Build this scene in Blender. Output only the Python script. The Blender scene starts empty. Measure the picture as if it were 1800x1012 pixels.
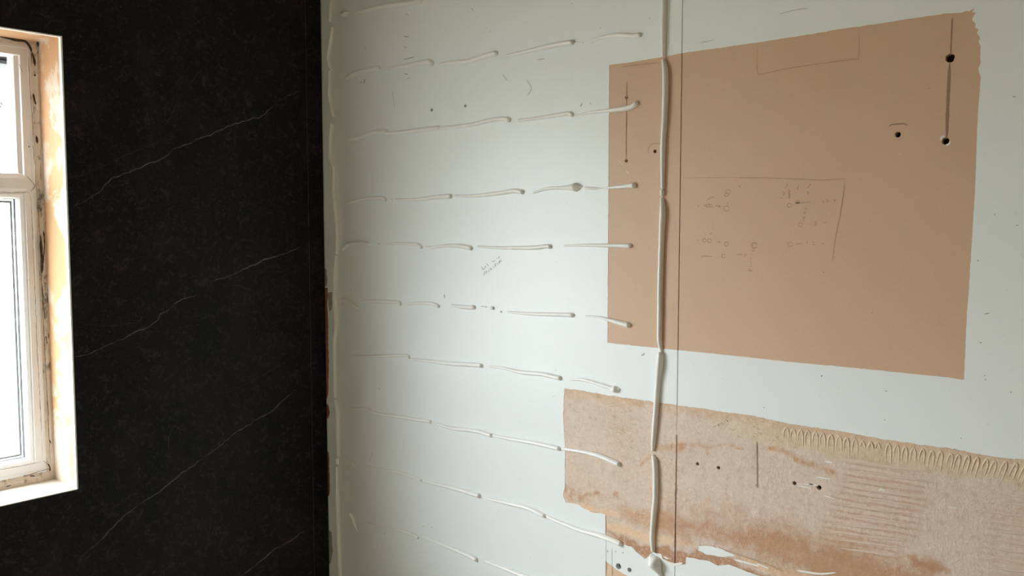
import bpy, bmesh, math, random
import numpy as np
from mathutils import Vector, Matrix, noise
from mathutils.geometry import delaunay_2d_cdt

random.seed(7)
S = bpy.context.scene
COL = S.collection

# ------------------------------------------------------------------ camera
F_PX, YAW, PITCH = 1545.4, math.radians(40.46), math.radians(4.10)
fwd = Vector((-math.sin(YAW) * math.cos(PITCH), math.cos(YAW) * math.cos(PITCH), -math.sin(PITCH)))
rgt = Vector((math.cos(YAW), math.sin(YAW), 0))
upv = rgt.cross(fwd)
def ray(px, py):
    return fwd + rgt * ((px - 900) / F_PX) + upv * ((506 - py) / F_PX)
# the room corner (x=0, y=0) is seen at column 572.5; the sheet joint (x=1.2 m, y=0) at column 1193
d0, d1 = ray(572.5, 506), ray(1193, 506)
CAMY = -1.2 / (d1.x / d1.y - d0.x / d0.y)
CAMX = CAMY * d0.x / d0.y
CAM = Vector((CAMX, CAMY, 1.50))
cd = bpy.data.cameras.new('camera'); co = bpy.data.objects.new('camera', cd); COL.objects.link(co)
cd.sensor_width = 36; cd.lens = F_PX * 36 / 1800; cd.clip_start = 0.02
co.matrix_world = Matrix((( rgt.x, upv.x, -fwd.x, CAM.x), (rgt.y, upv.y, -fwd.y, CAM.y), (rgt.z, upv.z, -fwd.z, CAM.z), (0, 0, 0, 1)))
S.camera = co

# ------------------------------------------------------------------ sky and exposure
W = bpy.data.worlds.new('overcast_sky'); S.world = W; W.use_nodes = True
bg = W.node_tree.nodes['Background']
bg.inputs['Color'].default_value = (0.92, 0.975, 1.03, 1)
# standard overcast sky: three times as bright overhead as at the horizon
_n, _l = W.node_tree.nodes, W.node_tree.links
_t = _n.new('ShaderNodeTexCoord'); _s = _n.new('ShaderNodeSeparateXYZ'); _m = _n.new('ShaderNodeMath'); _m.operation = 'MULTIPLY_ADD'
_c = _n.new('ShaderNodeMath'); _c.operation = 'MAXIMUM'; _c.inputs[1].default_value = 0.0
_l.new(_t.outputs['Generated'], _s.inputs[0]); _l.new(_s.outputs['Z'], _c.inputs[0]); _l.new(_c.outputs[0], _m.inputs[0])
_m.inputs[1].default_value = 20.0; _m.inputs[2].default_value = 10.0; _l.new(_m.outputs[0], bg.inputs['Strength'])
S.view_settings.view_transform = 'Standard'; S.view_settings.look = 'None'
S.view_settings.exposure = 0.72; S.view_settings.gamma = 1.0; S.view_settings.use_curve_mapping = False
S.cycles.use_denoising = True
S.cycles.max_bounces = 12; S.cycles.diffuse_bounces = 8; S.cycles.transparent_max_bounces = 12

# ------------------------------------------------------------------ picking points on real planes
def on_y(px, py, y=0.0):
    d = ray(px, py); t = (y - CAM.y) / d.y; p = CAM + d * t
    return p
def on_x(px, py, x=0.0):
    d = ray(px, py); t = (x - CAM.x) / d.x; return CAM + d * t
def RW(px, py):                       # right wall -> (x, z)
    p = on_y(px, py); return (p.x, p.z)
def LW(px, py):                       # left wall -> (y, z)
    p = on_x(px, py); return (p.y, p.z)
def proj(p):
    v = Vector(p) - CAM; w = v.dot(fwd)
    return 900 + F_PX * v.dot(rgt) / w, 506 - F_PX * v.dot(upv) / w

# ------------------------------------------------------------------ materials
def srgb(r, g, b):
    f = lambda c: (c / 255) / 12.92 if c / 255 <= 0.04045 else ((c / 255 + 0.055) / 1.055) ** 2.4
    return (f(r), f(g), f(b), 1)
class MT:
    def __init__(s, name, rough=0.6, spec=0.4):
        s.m = bpy.data.materials.new(name); s.m.use_nodes = True
        s.n = s.m.node_tree.nodes; s.l = s.m.node_tree.links
        s.b = s.n['Principled BSDF']; s.b.inputs['Roughness'].default_value = rough
        s.b.inputs['Specular IOR Level'].default_value = spec
        s.tc = s.n.new('ShaderNodeTexCoord').outputs['Object']
    def link(s, a, b): s.l.new(a, b)
    def mapping(s, scale=(1, 1, 1), rot=(0, 0, 0)):
        n = s.n.new('ShaderNodeMapping'); s.link(s.tc, n.inputs['Vector'])
        n.inputs['Scale'].default_value = scale; n.inputs['Rotation'].default_value = rot
        return n.outputs['Vector']
    def noise(s, scale, detail=4, rough=0.55, vec=None, dist=0.0):
        n = s.n.new('ShaderNodeTexNoise'); s.link(vec or s.tc, n.inputs['Vector'])
        n.inputs['Scale'].default_value = scale; n.inputs['Detail'].default_value = detail
        n.inputs['Roughness'].default_value = rough; n.inputs['Distortion'].default_value = dist
        return n.outputs['Fac']
    def ramp(s, fac, stops):
        n = s.n.new('ShaderNodeValToRGB'); s.link(fac, n.inputs['Fac'])
        e = n.color_ramp.elements
        while len(e) < len(stops): e.new(0.5)
        for q, (p, c) in zip(e, stops): q.position = p; q.color = c
        return n.outputs['Color']
    def mix(s, a, b, fac, mode='MIX'):
        n = s.n.new('ShaderNodeMix'); n.data_type = 'RGBA'; n.blend_type = mode
        ins = [i for i in n.inputs if i.type == 'RGBA']
        for v, i in ((a, ins[0]), (b, ins[1])):
            if isinstance(v, tuple): i.default_value = v
            else: s.link(v, i)
        if isinstance(fac, (int, float)): n.inputs[0].default_value = fac
        else: s.link(fac, n.inputs[0])
        return [o for o in n.outputs if o.type == 'RGBA'][0]
    def attr(s, name):
        n = s.n.new('ShaderNodeAttribute'); n.attribute_name = name; return n.outputs['Color']
    def col(s, c):
        if isinstance(c, tuple): s.b.inputs['Base Color'].default_value = c
        else: s.link(c, s.b.inputs['Base Color'])
        return s
    def bump(s, h, strength=0.2, dist=0.002):
        n = s.n.new('ShaderNodeBump'); s.link(h, n.inputs['Height'])
        n.inputs['Strength'].default_value = strength; n.inputs['Distance'].default_value = dist
        s.link(n.outputs['Normal'], s.b.inputs['Normal']); return s
G = lambda v: (v, v, v, 1)
M = {}
def mk():
    a = MT('mint_paint', 0.38, 0.45)
    n1 = a.noise(3.0, 5); n2 = a.noise(90, 3)
    c = a.mix(srgb(227, 231, 229), srgb(231, 234, 233), n1)
    c = a.mix(c, srgb(212, 218, 210), a.ramp(n2, [(0.62, G(0)), (0.80, G(0.5))]))
    a.col(c).bump(a.noise(140, 3), 0.10, 0.0015); M['paint'] = a.m
    a = MT('bare_pink_plaster', 0.50, 0.45)
    n1 = a.noise(3.2, 6, 0.6); n2 = a.noise(160, 3)
    c = a.mix(srgb(198, 162, 133), srgb(210, 176, 149), n1)
    c = a.mix(c, srgb(182, 146, 118), a.ramp(n2, [(0.5, G(0)), (0.8, G(0.22))]))
    v = a.n.new('ShaderNodeTexVoronoi'); a.link(a.tc, v.inputs['Vector']); v.inputs['Scale'].default_value = 9
    c = a.mix(c, srgb(212, 186, 164), a.ramp(v.outputs['Distance'], [(0.0, G(0.5)), (0.035, G(0))]))
    a.col(c).bump(a.noise(220, 3), 0.04, 0.001); M['plaster'] = a.m
    a = MT('combed_tile_adhesive', 0.75, 0.25)
    n2 = a.noise(120, 5, 0.65)
    c = a.mix(a.attr('tint'), srgb(232, 216, 200), a.ramp(n2, [(0.50, G(0)), (0.72, G(0.6))]))
    c = a.mix(c, srgb(172, 136, 110), a.ramp(a.noise(62, 7, 0.75), [(0.53, G(0)), (0.72, G(0.55))]))
    ad = a.n.new('ShaderNodeMath'); ad.operation = 'MULTIPLY_ADD'; ad.inputs[1].default_value = 1.5
    a.link(a.noise(42, 8, 0.72, None, 0.6), ad.inputs[0]); sb_ = a.n.new('ShaderNodeMath'); sb_.operation = 'ADD'; sb_.inputs[1].default_value = -0.75
    a.link(a.attr('damp'), sb_.inputs[0]); a.link(sb_.outputs[0], ad.inputs[2])
    c = a.mix(c, a.mix(srgb(196, 150, 116), srgb(176, 130, 98), a.noise(25, 5, .65)), a.ramp(ad.outputs[0], [(0.30, G(0)), (1.0, G(0.85))]))
    a.col(c).bump(a.noise(120, 6, 0.7), 0.8, 0.003); M['residue'] = a.m
    a = MT('dried_adhesive_ridge', 0.75, 0.25)
    a.col(a.mix(srgb(226, 206, 186), srgb(210, 186, 162), a.noise(35, 4))).bump(a.noise(200, 4), 0.3, 0.001); M['ridge'] = a.m
    a = MT('stained_adhesive_ridge', 0.75, 0.25)
    a.col(a.mix(srgb(206, 178, 158), srgb(216, 196, 180), a.noise(14, 4))).bump(a.noise(200, 4), 0.3, 0.001); M['ridge2'] = a.m
    a = MT('white_grab_adhesive', 0.34, 0.5)
    a.col(a.mix(srgb(240, 239, 236), srgb(233, 231, 226), a.noise(60, 3))).bump(a.noise(180, 2), 0.06, 0.001); M['glue'] = a.m
    a = MT('black_marble_laminate', 0.42, 0.16)
    warp = a.mapping((1, 1, 0.7), (0.6, 0, 0))
    n1 = a.noise(5.5, 8, 0.66, warp, 0.6); n2 = a.noise(38, 6, 0.7, None, 1.2)
    c = a.mix(srgb(12, 12, 12), srgb(36, 31, 29), a.ramp(n1, [(0.44, G(0)), (0.76, G(0.9))]))
    c = a.mix(c, srgb(66, 58, 52), a.ramp(n2, [(0.53, G(0)), (0.74, G(0.75))]))
    c = a.mix(c, srgb(92, 86, 78), a.ramp(a.noise(75, 5, 0.75, None, 2.5), [(0.57, G(0)), (0.74, G(0.7))]))
    a.col(c); M['black'] = a.m
    a = MT('marble_vein', 0.45, 0.16)
    a.col(a.mix(srgb(30, 28, 26), srgb(128, 121, 112), a.ramp(a.noise(16, 6, .7), [(0.36, G(0)), (0.72, G(1))]))); M['vein'] = a.m
    a = MT('faint_marble_vein', 0.45, 0.16)
    a.col(a.mix(srgb(17, 16, 15), srgb(70, 65, 60), a.ramp(a.noise(16, 6, .7), [(0.38, G(0)), (0.74, G(1))]))); M['vein2'] = a.m
    a = MT('laminate_joint', 0.5, 0.2); a.col(a.mix(srgb(58, 57, 54), srgb(104, 101, 95), a.noise(9, 3))); M['joint'] = a.m
    a = MT('white_upvc', 0.32, 0.5)
    c = a.mix(srgb(240, 243, 248), srgb(231, 231, 233), a.noise(14, 5))
    c = a.mix(c, srgb(170, 152, 132), a.ramp(a.noise(45, 6, 0.7), [(0.62, G(0)), (0.82, G(0.4))]))
    a.col(c); M['upvc'] = a.m
    a = MT('clean_white_trim', 0.4, 0.5); a.col(a.mix(srgb(245, 243, 240), srgb(238, 234, 228), a.noise(10, 3))); M['trim'] = a.m
    a = MT('mouldy_sealant', 0.55, 0.4)
    c = a.mix(srgb(226, 216, 203), srgb(190, 172, 152), a.noise(25, 5))
    c = a.mix(c, srgb(52, 42, 34), a.ramp(a.noise(38, 7, 0.7, a.mapping((1, 1, 0.45))), [(0.54, G(0)), (0.66, G(0.9))]))
    a.col(c).bump(a.noise(70, 4), 0.5, 0.003); M['seal'] = a.m
    a = MT('grime_line', 0.8, 0.1); a.col(a.mix(srgb(112, 94, 80), srgb(150, 134, 118), a.noise(30, 5))); M['grime'] = a.m
    a = MT('black_mould', 0.8, 0.1); a.col(a.mix(srgb(44, 37, 32), srgb(88, 76, 66), a.noise(60, 4))); M['mould'] = a.m
    a = MT('patchy_reveal_plaster', 0.85, 0.12)
    w = a.mapping((1, 1, 0.8))
    n1 = a.noise(9, 6, 0.62, w, 0.4); n2 = a.noise(45, 5, 0.6, a.mapping((1, 1, 0.25)))
    c = a.mix(srgb(194, 154, 118), srgb(178, 138, 104), n2)
    c = a.mix(c, srgb(196, 179, 162), a.ramp(n1, [(0.50, G(0)), (0.58, G(1))]))
    a.col(c).bump(a.noise(60, 5), 0.3, 0.002); M['reveal'] = a.m
    a = MT('dusty_sill', 0.8, 0.12)
    c = a.mix(srgb(198, 190, 181), srgb(178, 162, 144), a.ramp(a.noise(12, 6, 0.65), [(0.4, G(0)), (0.75, G(1))]))
    a.col(c).bump(a.noise(80, 4), 0.2, 0.001); M['sill'] = a.m
    a = MT('black_rubber', 0.6, 0.3); a.col(a.mix(srgb(92, 92, 96), srgb(112, 111, 114), a.noise(20, 2))); M['rubber'] = a.m
    a = MT('grey_metal', 0.35, 0.5); a.b.inputs['Metallic'].default_value = 0.9; a.col(a.mix(srgb(150, 148, 146), srgb(120, 117, 113), a.noise(40, 2))); M['metal'] = a.m
    a = MT('pencil', 0.6, 0.3); a.col(a.mix(srgb(140, 110, 88), srgb(162, 130, 106), a.noise(60, 3))); M['pencil'] = a.m
    a = MT('faint_pencil', 0.6, 0.3); a.col(a.mix(srgb(168, 134, 108), srgb(180, 146, 119), a.noise(60, 3))); M['pencil2'] = a.m
    a = MT('grey_pencil', 0.6, 0.3); a.col(a.mix(srgb(146, 148, 141), srgb(178, 180, 172), a.noise(60, 3))); M['pencil3'] = a.m
    a = MT('scuff_grey', 0.7, 0.2); a.col(a.mix(srgb(192, 194, 186), srgb(206, 208, 200), a.noise(60, 3))); M['scuff'] = a.m
    a = MT('dried_drip', 0.7, 0.2); a.col(a.mix(srgb(166, 140, 120), srgb(184, 160, 140), a.noise(60, 3))); M['drip'] = a.m
    a = MT('dirt', 0.9, 0.1); a.col(a.mix(srgb(92, 86, 76), srgb(130, 124, 112), a.noise(80, 3))); M['dirt'] = a.m
    a = MT('torn_brown_backing', 0.85, 0.1); a.col(a.mix(srgb(120, 74, 52), srgb(172, 128, 104), a.noise(55, 5))); M['torn'] = a.m
    a = MT('torn_grey_backing', 0.85, 0.1); a.col(a.mix(srgb(150, 140, 128), srgb(180, 172, 160), a.noise(55, 5))); M['torn2'] = a.m
    a = MT('peach_paper', 0.7, 0.2); a.col(a.mix(srgb(222, 188, 160), srgb(212, 176, 148), a.noise(20, 4))); M['peach'] = a.m
    a = MT('white_residue', 0.7, 0.2); a.col(a.mix(srgb(238, 236, 230), srgb(228, 222, 212), a.noise(40, 4))); M['white'] = a.m
    a = MT('dark_brick_backing', 0.9, 0.1); a.col(a.mix(srgb(58, 38, 28), srgb(36, 26, 20), a.noise(30, 4))); M['backing'] = a.m
    a = MT('masonry', 0.9, 0.1); a.col(a.mix(srgb(150, 130, 112), srgb(120, 100, 84), a.noise(20, 5))); M['masonry'] = a.m
    a = MT('room_paint', 0.6, 0.3); a.col(a.mix(srgb(212, 204, 190), srgb(204, 196, 182), a.noise(4, 4))); M['room'] = a.m
    a = MT('side_plaster', 0.7, 0.3); a.col(a.mix(srgb(112, 92, 76), srgb(100, 82, 68), a.noise(4, 4))); M['side'] = a.m
    a = MT('ceiling_paint', 0.7, 0.3); a.col(a.mix(srgb(208, 195, 170), srgb(200, 187, 162), a.noise(4, 4))); M['ceil'] = a.m
    a = MT('bare_floorboard', 0.6, 0.3); a.col(a.mix(srgb(212, 200, 182), srgb(196, 184, 164), a.noise(6, 6, 0.6, a.mapping((1, 8, 1))))); M['floor'] = a.m
    a = MT('pale_paving', 0.9, 0.1); a.col(a.mix(srgb(96, 96, 86), srgb(122, 120, 108), a.noise(1.5, 6))); M['grass'] = a.m
    # thin pane: mostly straight-through with a weak mirror
    g = bpy.data.materials.new('window_glass'); g.use_nodes = True
    n, l = g.node_tree.nodes, g.node_tree.links
    n.remove(n['Principled BSDF'])
    t = n.new('ShaderNodeBsdfTransparent'); t.inputs['Color'].default_value = (0.97, 0.98, 0.975, 1)
    gl = n.new('ShaderNodeBsdfGlossy'); gl.inputs['Roughness'].default_value = 0.02
    fr = n.new('ShaderNodeLayerWeight'); pw = n.new('ShaderNodeMath'); pw.operation = 'POWER'; pw.inputs[1].default_value = 5
    ma = n.new('ShaderNodeMath'); ma.operation = 'MULTIPLY_ADD'; ma.inputs[1].default_value = 0.5; ma.inputs[2].default_value = 0.02
    l.new(fr.outputs['Facing'], pw.inputs[0]); l.new(pw.outputs[0], ma.inputs[0])
    mx = n.new('ShaderNodeMixShader'); l.new(ma.outputs[0], mx.inputs[0]); l.new(t.outputs[0], mx.inputs[1]); l.new(gl.outputs[0], mx.inputs[2])
    l.new(mx.outputs[0], n['Material Output'].inputs['Surface']); M['glass'] = g
mk()

# ------------------------------------------------------------------ object helpers
def link_mesh(name, verts, faces, mat, parent=None, smooth=False):
    me = bpy.data.meshes.new(name); me.from_pydata([tuple(v) for v in verts], [], faces); me.validate(); me.update()
    if smooth:
        for p in me.polygons: p.use_smooth = True
    me.materials.append(mat)
    o = bpy.data.objects.new(name, me); COL.objects.link(o)
    if parent: o.parent = parent
    return o
def fix_normals(o):
    bm = bmesh.new(); bm.from_mesh(o.data); bmesh.ops.recalc_face_normals(bm, faces=bm.faces); bm.to_mesh(o.data); bm.free(); return o
def tag(o, label=None, cat=None, group=None, kind=None):
    if label: o['label'] = label
    if cat: o['category'] = cat
    if group: o['group'] = group
    if kind: o['kind'] = kind
    return o
def empty(name, loc=(0, 0, 0)):
    o = bpy.data.objects.new(name, None); o.empty_display_size = 0.1; COL.objects.link(o); o.location = loc; return o
def box_data(x0, x1, y0, y1, z0, z1):
    v = [(x0, y0, z0), (x1, y0, z0), (x1, y1, z0), (x0, y1, z0), (x0, y0, z1), (x1, y0, z1), (x1, y1, z1), (x0, y1, z1)]
    f = [(0, 3, 2, 1), (4, 5, 6, 7), (0, 1, 5, 4), (1, 2, 6, 5), (2, 3, 7, 6), (3, 0, 4, 7)]
    return v, f
def boxes(name, lst, mat, parent=None, bevel=0):
    V, Fc = [], []
    for b in lst:
        v, f = box_data(*b); k = len(V); V += v; Fc += [tuple(i + k for i in q) for q in f]
    o = link_mesh(name, V, Fc, mat, parent)
    if bevel:
        m = o.modifiers.new('bevel', 'BEVEL'); m.width = bevel; m.segments = 2; m.limit_method = 'ANGLE'
    return o
def pip(poly, X, Y):
    X = np.asarray(X); Y = np.asarray(Y); r = np.zeros(X.shape, bool); n = len(poly)
    for i in range(n):
        x1, y1 = poly[i]; x2, y2 = poly[(i + 1) % n]
        if y1 == y2: continue
        c = ((y1 > Y) != (y2 > Y)) & (X < (x2 - x1) * (Y - y1) / (y2 - y1) + x1); r ^= c
    return r
def rough_poly(px, step=5.0, amp=0.7, seed=0, sharp=()):
    """resample a traced outline (photo pixels) and give it a slightly ragged edge"""
    out = []
    for i in range(len(px)):
        a, b = px[i], px[(i + 1) % len(px)]; L = math.hypot(b[0] - a[0], b[1] - a[1]); n = max(1, int(L / step))
        for k in range(n):
            t = k / n; x = a[0] + (b[0] - a[0]) * t; y = a[1] + (b[1] - a[1]) * t
            j = amp * noise.noise(Vector((x * 0.13 + seed, y * 0.13, 3.1))) + 0.5 * amp * noise.noise(Vector((x * 0.5, y * 0.5 + seed, 1.7)))
            nx, ny = -(b[1] - a[1]) / L, (b[0] - a[0]) / L
            out.append((x + nx * j, y + ny * j))
    return out
def circle(cx, cz, r, n=14, ph=0.0):
    return [(cx + r * math.cos(2 * math.pi * k / n + ph) * (1 + 0.12 * math.sin(3 * k + cx * 90)), cz + r * math.sin(2 * math.pi * k / n + ph)) for k in range(n)]

# ------------------------------------------------------------------ room shell
RX, RY, RZ = 3.0, -2.75, 2.40
tag(boxes('floor', [(-0.3, RX + .15, RY - .15, 0.15, -0.12, 0.0)], M['floor']), kind='structure', label='bare timber floor of the small room')
tag(boxes('ceiling', [(-0.3, RX + .15, RY - .15, 0.15, RZ, RZ + .12)], M['ceil']), kind='structure', label='plain white ceiling')
tag(boxes('wall_back', [(0.0, RX, RY - .15, RY, 0, RZ)], M['room']), kind='structure', label='plain painted wall behind the viewer')
tag(boxes('wall_side', [(RX, RX + .15, RY - .15, 0.15, 0, RZ)], M['side']), kind='structure', label='plain painted wall facing the window')

# ------------------------------------------------------------------ left wall: black marble-effect sheets around a window
wy0, wz1 = LW(107.3, 64.6); wy1, wz0 = LW(138, 859)
WR = (wy0 + wy1) / 2                    # right edge of the opening
_a = LW(0, 46); _b = LW(0, 890)
WT = (wz1 + _a[1]) / 2; WB = (wz0 + _b[1]) / 2
WL = WR - 1.35                          # left edge, out of view
PT = 0.010                              # sheet thickness
RD = 0.135                              # reveal depth, room side of the frame
wall_left = boxes('wall_left', [(-0.205, -PT, RY, WL - .012, 0, RZ), (-0.205, -PT, WR + .012, 0.15, 0, RZ),
                                (-0.205, -PT, WL - .012, WR + .012, 0, WB - .02), (-0.205, -PT, WL - .012, WR + .012, WT + .012, RZ)], M['masonry'])
tag(wall_left, 'masonry wall lined with black marble-effect sheets around the window', kind='structure')
JY = (LW(540.5, 300)[0] + LW(551, 850)[0]) / 2
PE = -0.0035                            # sheet edge at the corner
p1 = boxes('panel', [(-PT + .0004, 0, RY, WL, 0.005, RZ - .005), (-PT + .0004, 0, WR, JY - .0006, 0.005, RZ - .005),
                     (-PT + .0004, 0, WL, WR, 0.005, WB), (-PT + .0004, 0, WL, WR, WT, RZ - .005)], M['black'], wall_left)
tag(p1, 'wide black marble-effect sheet cut around the window')
p2 = boxes('panel', [(-PT + .0004, -0.0002, JY + .0006, PE, 0.005, RZ - .005)], M['black'], wall_left)
tag(p2, 'narrow black marble-effect strip filling the corner')
jt = boxes('joint_strip', [(-PT + .0006, -0.0002, JY - .0006, JY + .0006, 0.005, RZ - .005)], M['joint'], wall_left)

def resample(pts, step):
    P = [Vector(p) for p in pts]; out = []
    for i in range(len(P) - 1):
        p0 = P[max(i - 1, 0)]; a = P[i]; b = P[i + 1]; p3 = P[min(i + 2, len(P) - 1)]
        n = max(2, int((b - a).length / step))
        for k in range(n):
            t = k / n
            out.append(0.5 * ((2 * a) + (b - p0) * t + (2 * p0 - 5 * a + 4 * b - p3) * t * t + (3 * a - p0 - 3 * b + p3) * t ** 3))
    out.append(P[-1]); return out
def ribbon_data(pts, width, to3, wob=0.0, lift=0.0002, seed=0.0, taper=True, jit=0.35):
    """flat printed/drawn stroke lying on a wall; pts are 2D wall coordinates"""
    Q = resample([(p[0], p[1], 0) for p in pts], max(width * 1.2, 0.003)); n = len(Q); V, Fc = [], []
    for i, q in enumerate(Q):
        t = (Q[min(i + 1, n - 1)] - Q[max(i - 1, 0)]); t.normalize(); nr = Vector((-t.y, t.x, 0))
        if wob: q = q + nr * wob * noise.noise(Vector((q.x * 60 + seed, q.y * 60, 0.3)))
        s = i / (n - 1); w = width * 0.5 * (1 + jit * noise.noise(Vector((q.x * 90, q.y * 90, seed + 5.5))))
        if taper: w *= min(1, 0.25 + 5 * s, 0.25 + 5 * (1 - s))
        a, b = q + nr * w, q - nr * w
        V += [to3(a.x, a.y, lift), to3(b.x, b.y, lift)]
        if i: k = 2 * i; Fc.append((k - 2, k - 1, k + 1, k))
    return V, Fc
toR = lambda a, b, l: (a, -l, b)
toL = lambda a, b, l: (l, a, b)
def ribbons(name, strokes, to3, mat, parent, lift=0.0002, wob=0.0):
    V, Fc = [], []
    for i, (pts, w) in enumerate(strokes):
        v, f = ribbon_data(pts, w, to3, wob, lift, i * 7.3); k = len(V); V += v; Fc += [tuple(j + k for j in q) for q in f]
    return link_mesh(name, V, Fc, mat, parent)

VEINS = [
 ([(130,361),(147,353),(174,338.5),(195,315),(233,301),(239,298),(266,286),(284,278.6),(316,258),(337,250),(355,241.6),(370,237),(396,224),(426,213),(463,203),(470.5,194),(494,176),(524,161.5)], .0026, 0),
 ([(132,627),(151,624),(188,607),(218,594),(227,589),(272,567),(284,552),(295.6,544.5),(313,530),(346,518)], .0026, 0),
 ([(358,498.6),(384.5,491),(396,488),(444,466),(482,450),(500,446),(527,433)], .0036, 0),
 ([(139,981),(173,954),(222,903),(279,865),(308,842),(324,828),(356.5,805.6),(385,785),(407,765),(450,738),(479,722),(499,702),(532,675)], .0026, 0),
 ([(361,694),(409,685.5),(458,661),(507,632.6),(543,616)], .0016, 1),
 ([(425,1012),(450,993),(479,968.5),(507,952),(536,932)], .0032, 0),
 ([(178.5,292),(233,268),(293,243)], .0020, 1), ([(278,234),(296,210),(325,160),(367,107)], .0020, 1),
 ([(503,101),(547,84.5)], .0022, 1), ([(118,315),(140,309),(178,292)], .0016, 1),
 ([(8,45),(18,24),(28,2)], .0022, 1), ([(470,530),(430,505),(400,500)], .0016, 1),
 ([(430,520),(455,552),(475,578)], .0016, 1), ([(500,530),(543,503)], .0018, 1),
 ([(185,122),(160,128),(140,135)], .0018, 1), ([(300,175),(288,190),(292,205)], .0024, 1),
 ([(146,568),(190,572),(240,566)], .0016, 1), ([(300,755),(296,790),(308,815)], .0030, 1),
]
for pts, w, faint in VEINS:
    ribbons('vein', [([LW(*p) for p in pts], w)], toL, M['vein2' if faint else 'vein'], p1, wob=0.004)
for pts in ([(555,974),(566,960),(578,950)], [(553,767),(564,756),(575,749)], [(545,481),(558,474),(570,469)], [(540,270),(552,260),(567,255)], [(554,800),(560,790),(563,778)]):
    ribbons('vein', [([LW(*p) for p in pts], .0022)], toL, M['vein2'], p2, wob=0.003)
# slim white trim lining the cut edge of the sheet
tag(boxes('trim_1', [(-0.011, 0.0012, WR - .0030, WR + .0006, WB + .0012, WT + .0005)], M['trim']), 'slim white edge trim down the right side of the window opening', kind='structure')
tag(boxes('trim_2', [(-0.011, 0.0008, WL, WR - .0030, WT - .0020, WT + .0005)], M['trim']), 'slim white edge trim along the top of the window opening', kind='structure')

# reveal faces and sill
tag(boxes('reveal_plaster', [(-RD - .01, -.0112, WR - .0012, WR + .012, WB - .01, WT + .012)], M['reveal'], wall_left), 'peach reveal plaster blotched with white, beside the frame')
tag(boxes('reveal_plaster', [(-RD - .01, -.0112, WL - .012, WR - .0012, WT + .003, WT + .012)], M['reveal'], wall_left), 'peach reveal plaster above the frame')
tag(boxes('reveal_plaster', [(-RD - .01, -.0005, WL - .012, WL, WB - .01, WT + .004)], M['reveal'], wall_left))

# ------------------------------------------------------------------ window
win = empty('window_1', (-RD, (WL + WR) / 2, WB)); tag(win, 'old white plastic window with a top vent pushed open', kind='structure')
bpy.context.view_layer.update()
def W2(o):
    o.parent = win; o.matrix_parent_inverse = Matrix.Translation((RD, -(WL + WR) / 2, -WB)); return o
def local_child(o, par):
    o.parent = par; return o
W2(boxes('window_sill', [(-RD - .02, -PT - .0005, WL, WR - .0012, WB - .018, WB - .001), (-RD - .02, 0.0006, WL, WR - .0012, WB - .001, WB + .0012)], M['sill']))['label'] = 'dusty pale sill board'
# an extruded, mitred rectangular ring: profile = list of (inset from the outer edge, x)
def ring_piece(name, profile, y0, y1, z0, z1, side, mat):
    """one length (side) of a mitred frame that runs round the rectangle y0..y1, z0..z1"""
    V, n = [], len(profile)
    for end in (0, 1):
        for ins, x in profile:
            if side == 'right': y = y1 - ins; z = (z0 + ins) if end == 0 else (z1 - ins)
            elif side == 'left': y = y0 + ins; z = (z0 + ins) if end == 0 else (z1 - ins)
            elif side == 'top': z = z1 - ins; y = (y0 + ins) if end == 0 else (y1 - ins)
            else: z = z0 + ins; y = (y0 + ins) if end == 0 else (y1 - ins)
            V.append((x, y, z))
    Fc = [tuple(range(n)), tuple(range(2 * n - 1, n - 1, -1))] + [(i, (i + 1) % n, n + (i + 1) % n, n + i) for i in range(n)]
    return fix_normals(link_mesh(name, V, Fc, mat))
FX = -RD                                   # room-side face of the frame
SEALW = 0.018
fy0, fy1, fz0, fz1 = WL + .004, WR - .0150, WB + .020, WT - .005
# dirty sealant band round the frame
sprof = [(-.0190, FX + .009), (-.009, FX + .0085), (0, FX + .0035), (.0035, FX + .0005), (.0035, FX - .02), (-.0190, FX - .02)]
for s in ('right', 'top', 'left', 'bottom'):
    W2(ring_piece('sealant', sprof, fy0, fy1, fz0, fz1, s, M['seal']))
# outer frame
oprof = [(0, FX - .065), (0, FX + .001), (.004, FX + .002), (.009, FX + .002), (.0105, FX + .0005), (.0265, FX + .0005), (.0285, FX - .003), (.0285, FX - .065)]
TZ = on_x(20, 322, FX).z                   # transom centre line
for s, nm in (('right', 'frame_jamb'), ('left', 'frame_jamb'), ('top', 'frame_head'), ('bottom', 'frame_rail')):
    W2(ring_piece(nm, oprof, fy0, fy1, fz0, fz1, s, M['upvc']))
# transom with arrow-shaped welded ends
th = 0.024
V = []
yl, yr = fy0 + .030, fy1 - .030
prof = [(-th, -.060), (-th, -.004), (-th + .012, .0026), (th - .012, .0026), (th, -.004), (th, -.060)]
for z, x in prof:
    V.append((FX + x, fy0 + .0285 - (1 - abs(z) / th) * .016, TZ + z))
for z, x in prof:
    V.append((FX + x, fy1 - .0285 + (1 - abs(z) / th) * .016, TZ + z))
n = len(prof)
tr = fix_normals(link_mesh('transom', V, [tuple(range(n)), tuple(range(2 * n - 1, n - 1, -1))] + [(i, (i + 1) % n, n + (i + 1) % n, n + i) for i in range(n)], M['upvc'])); W2(tr)
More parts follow.
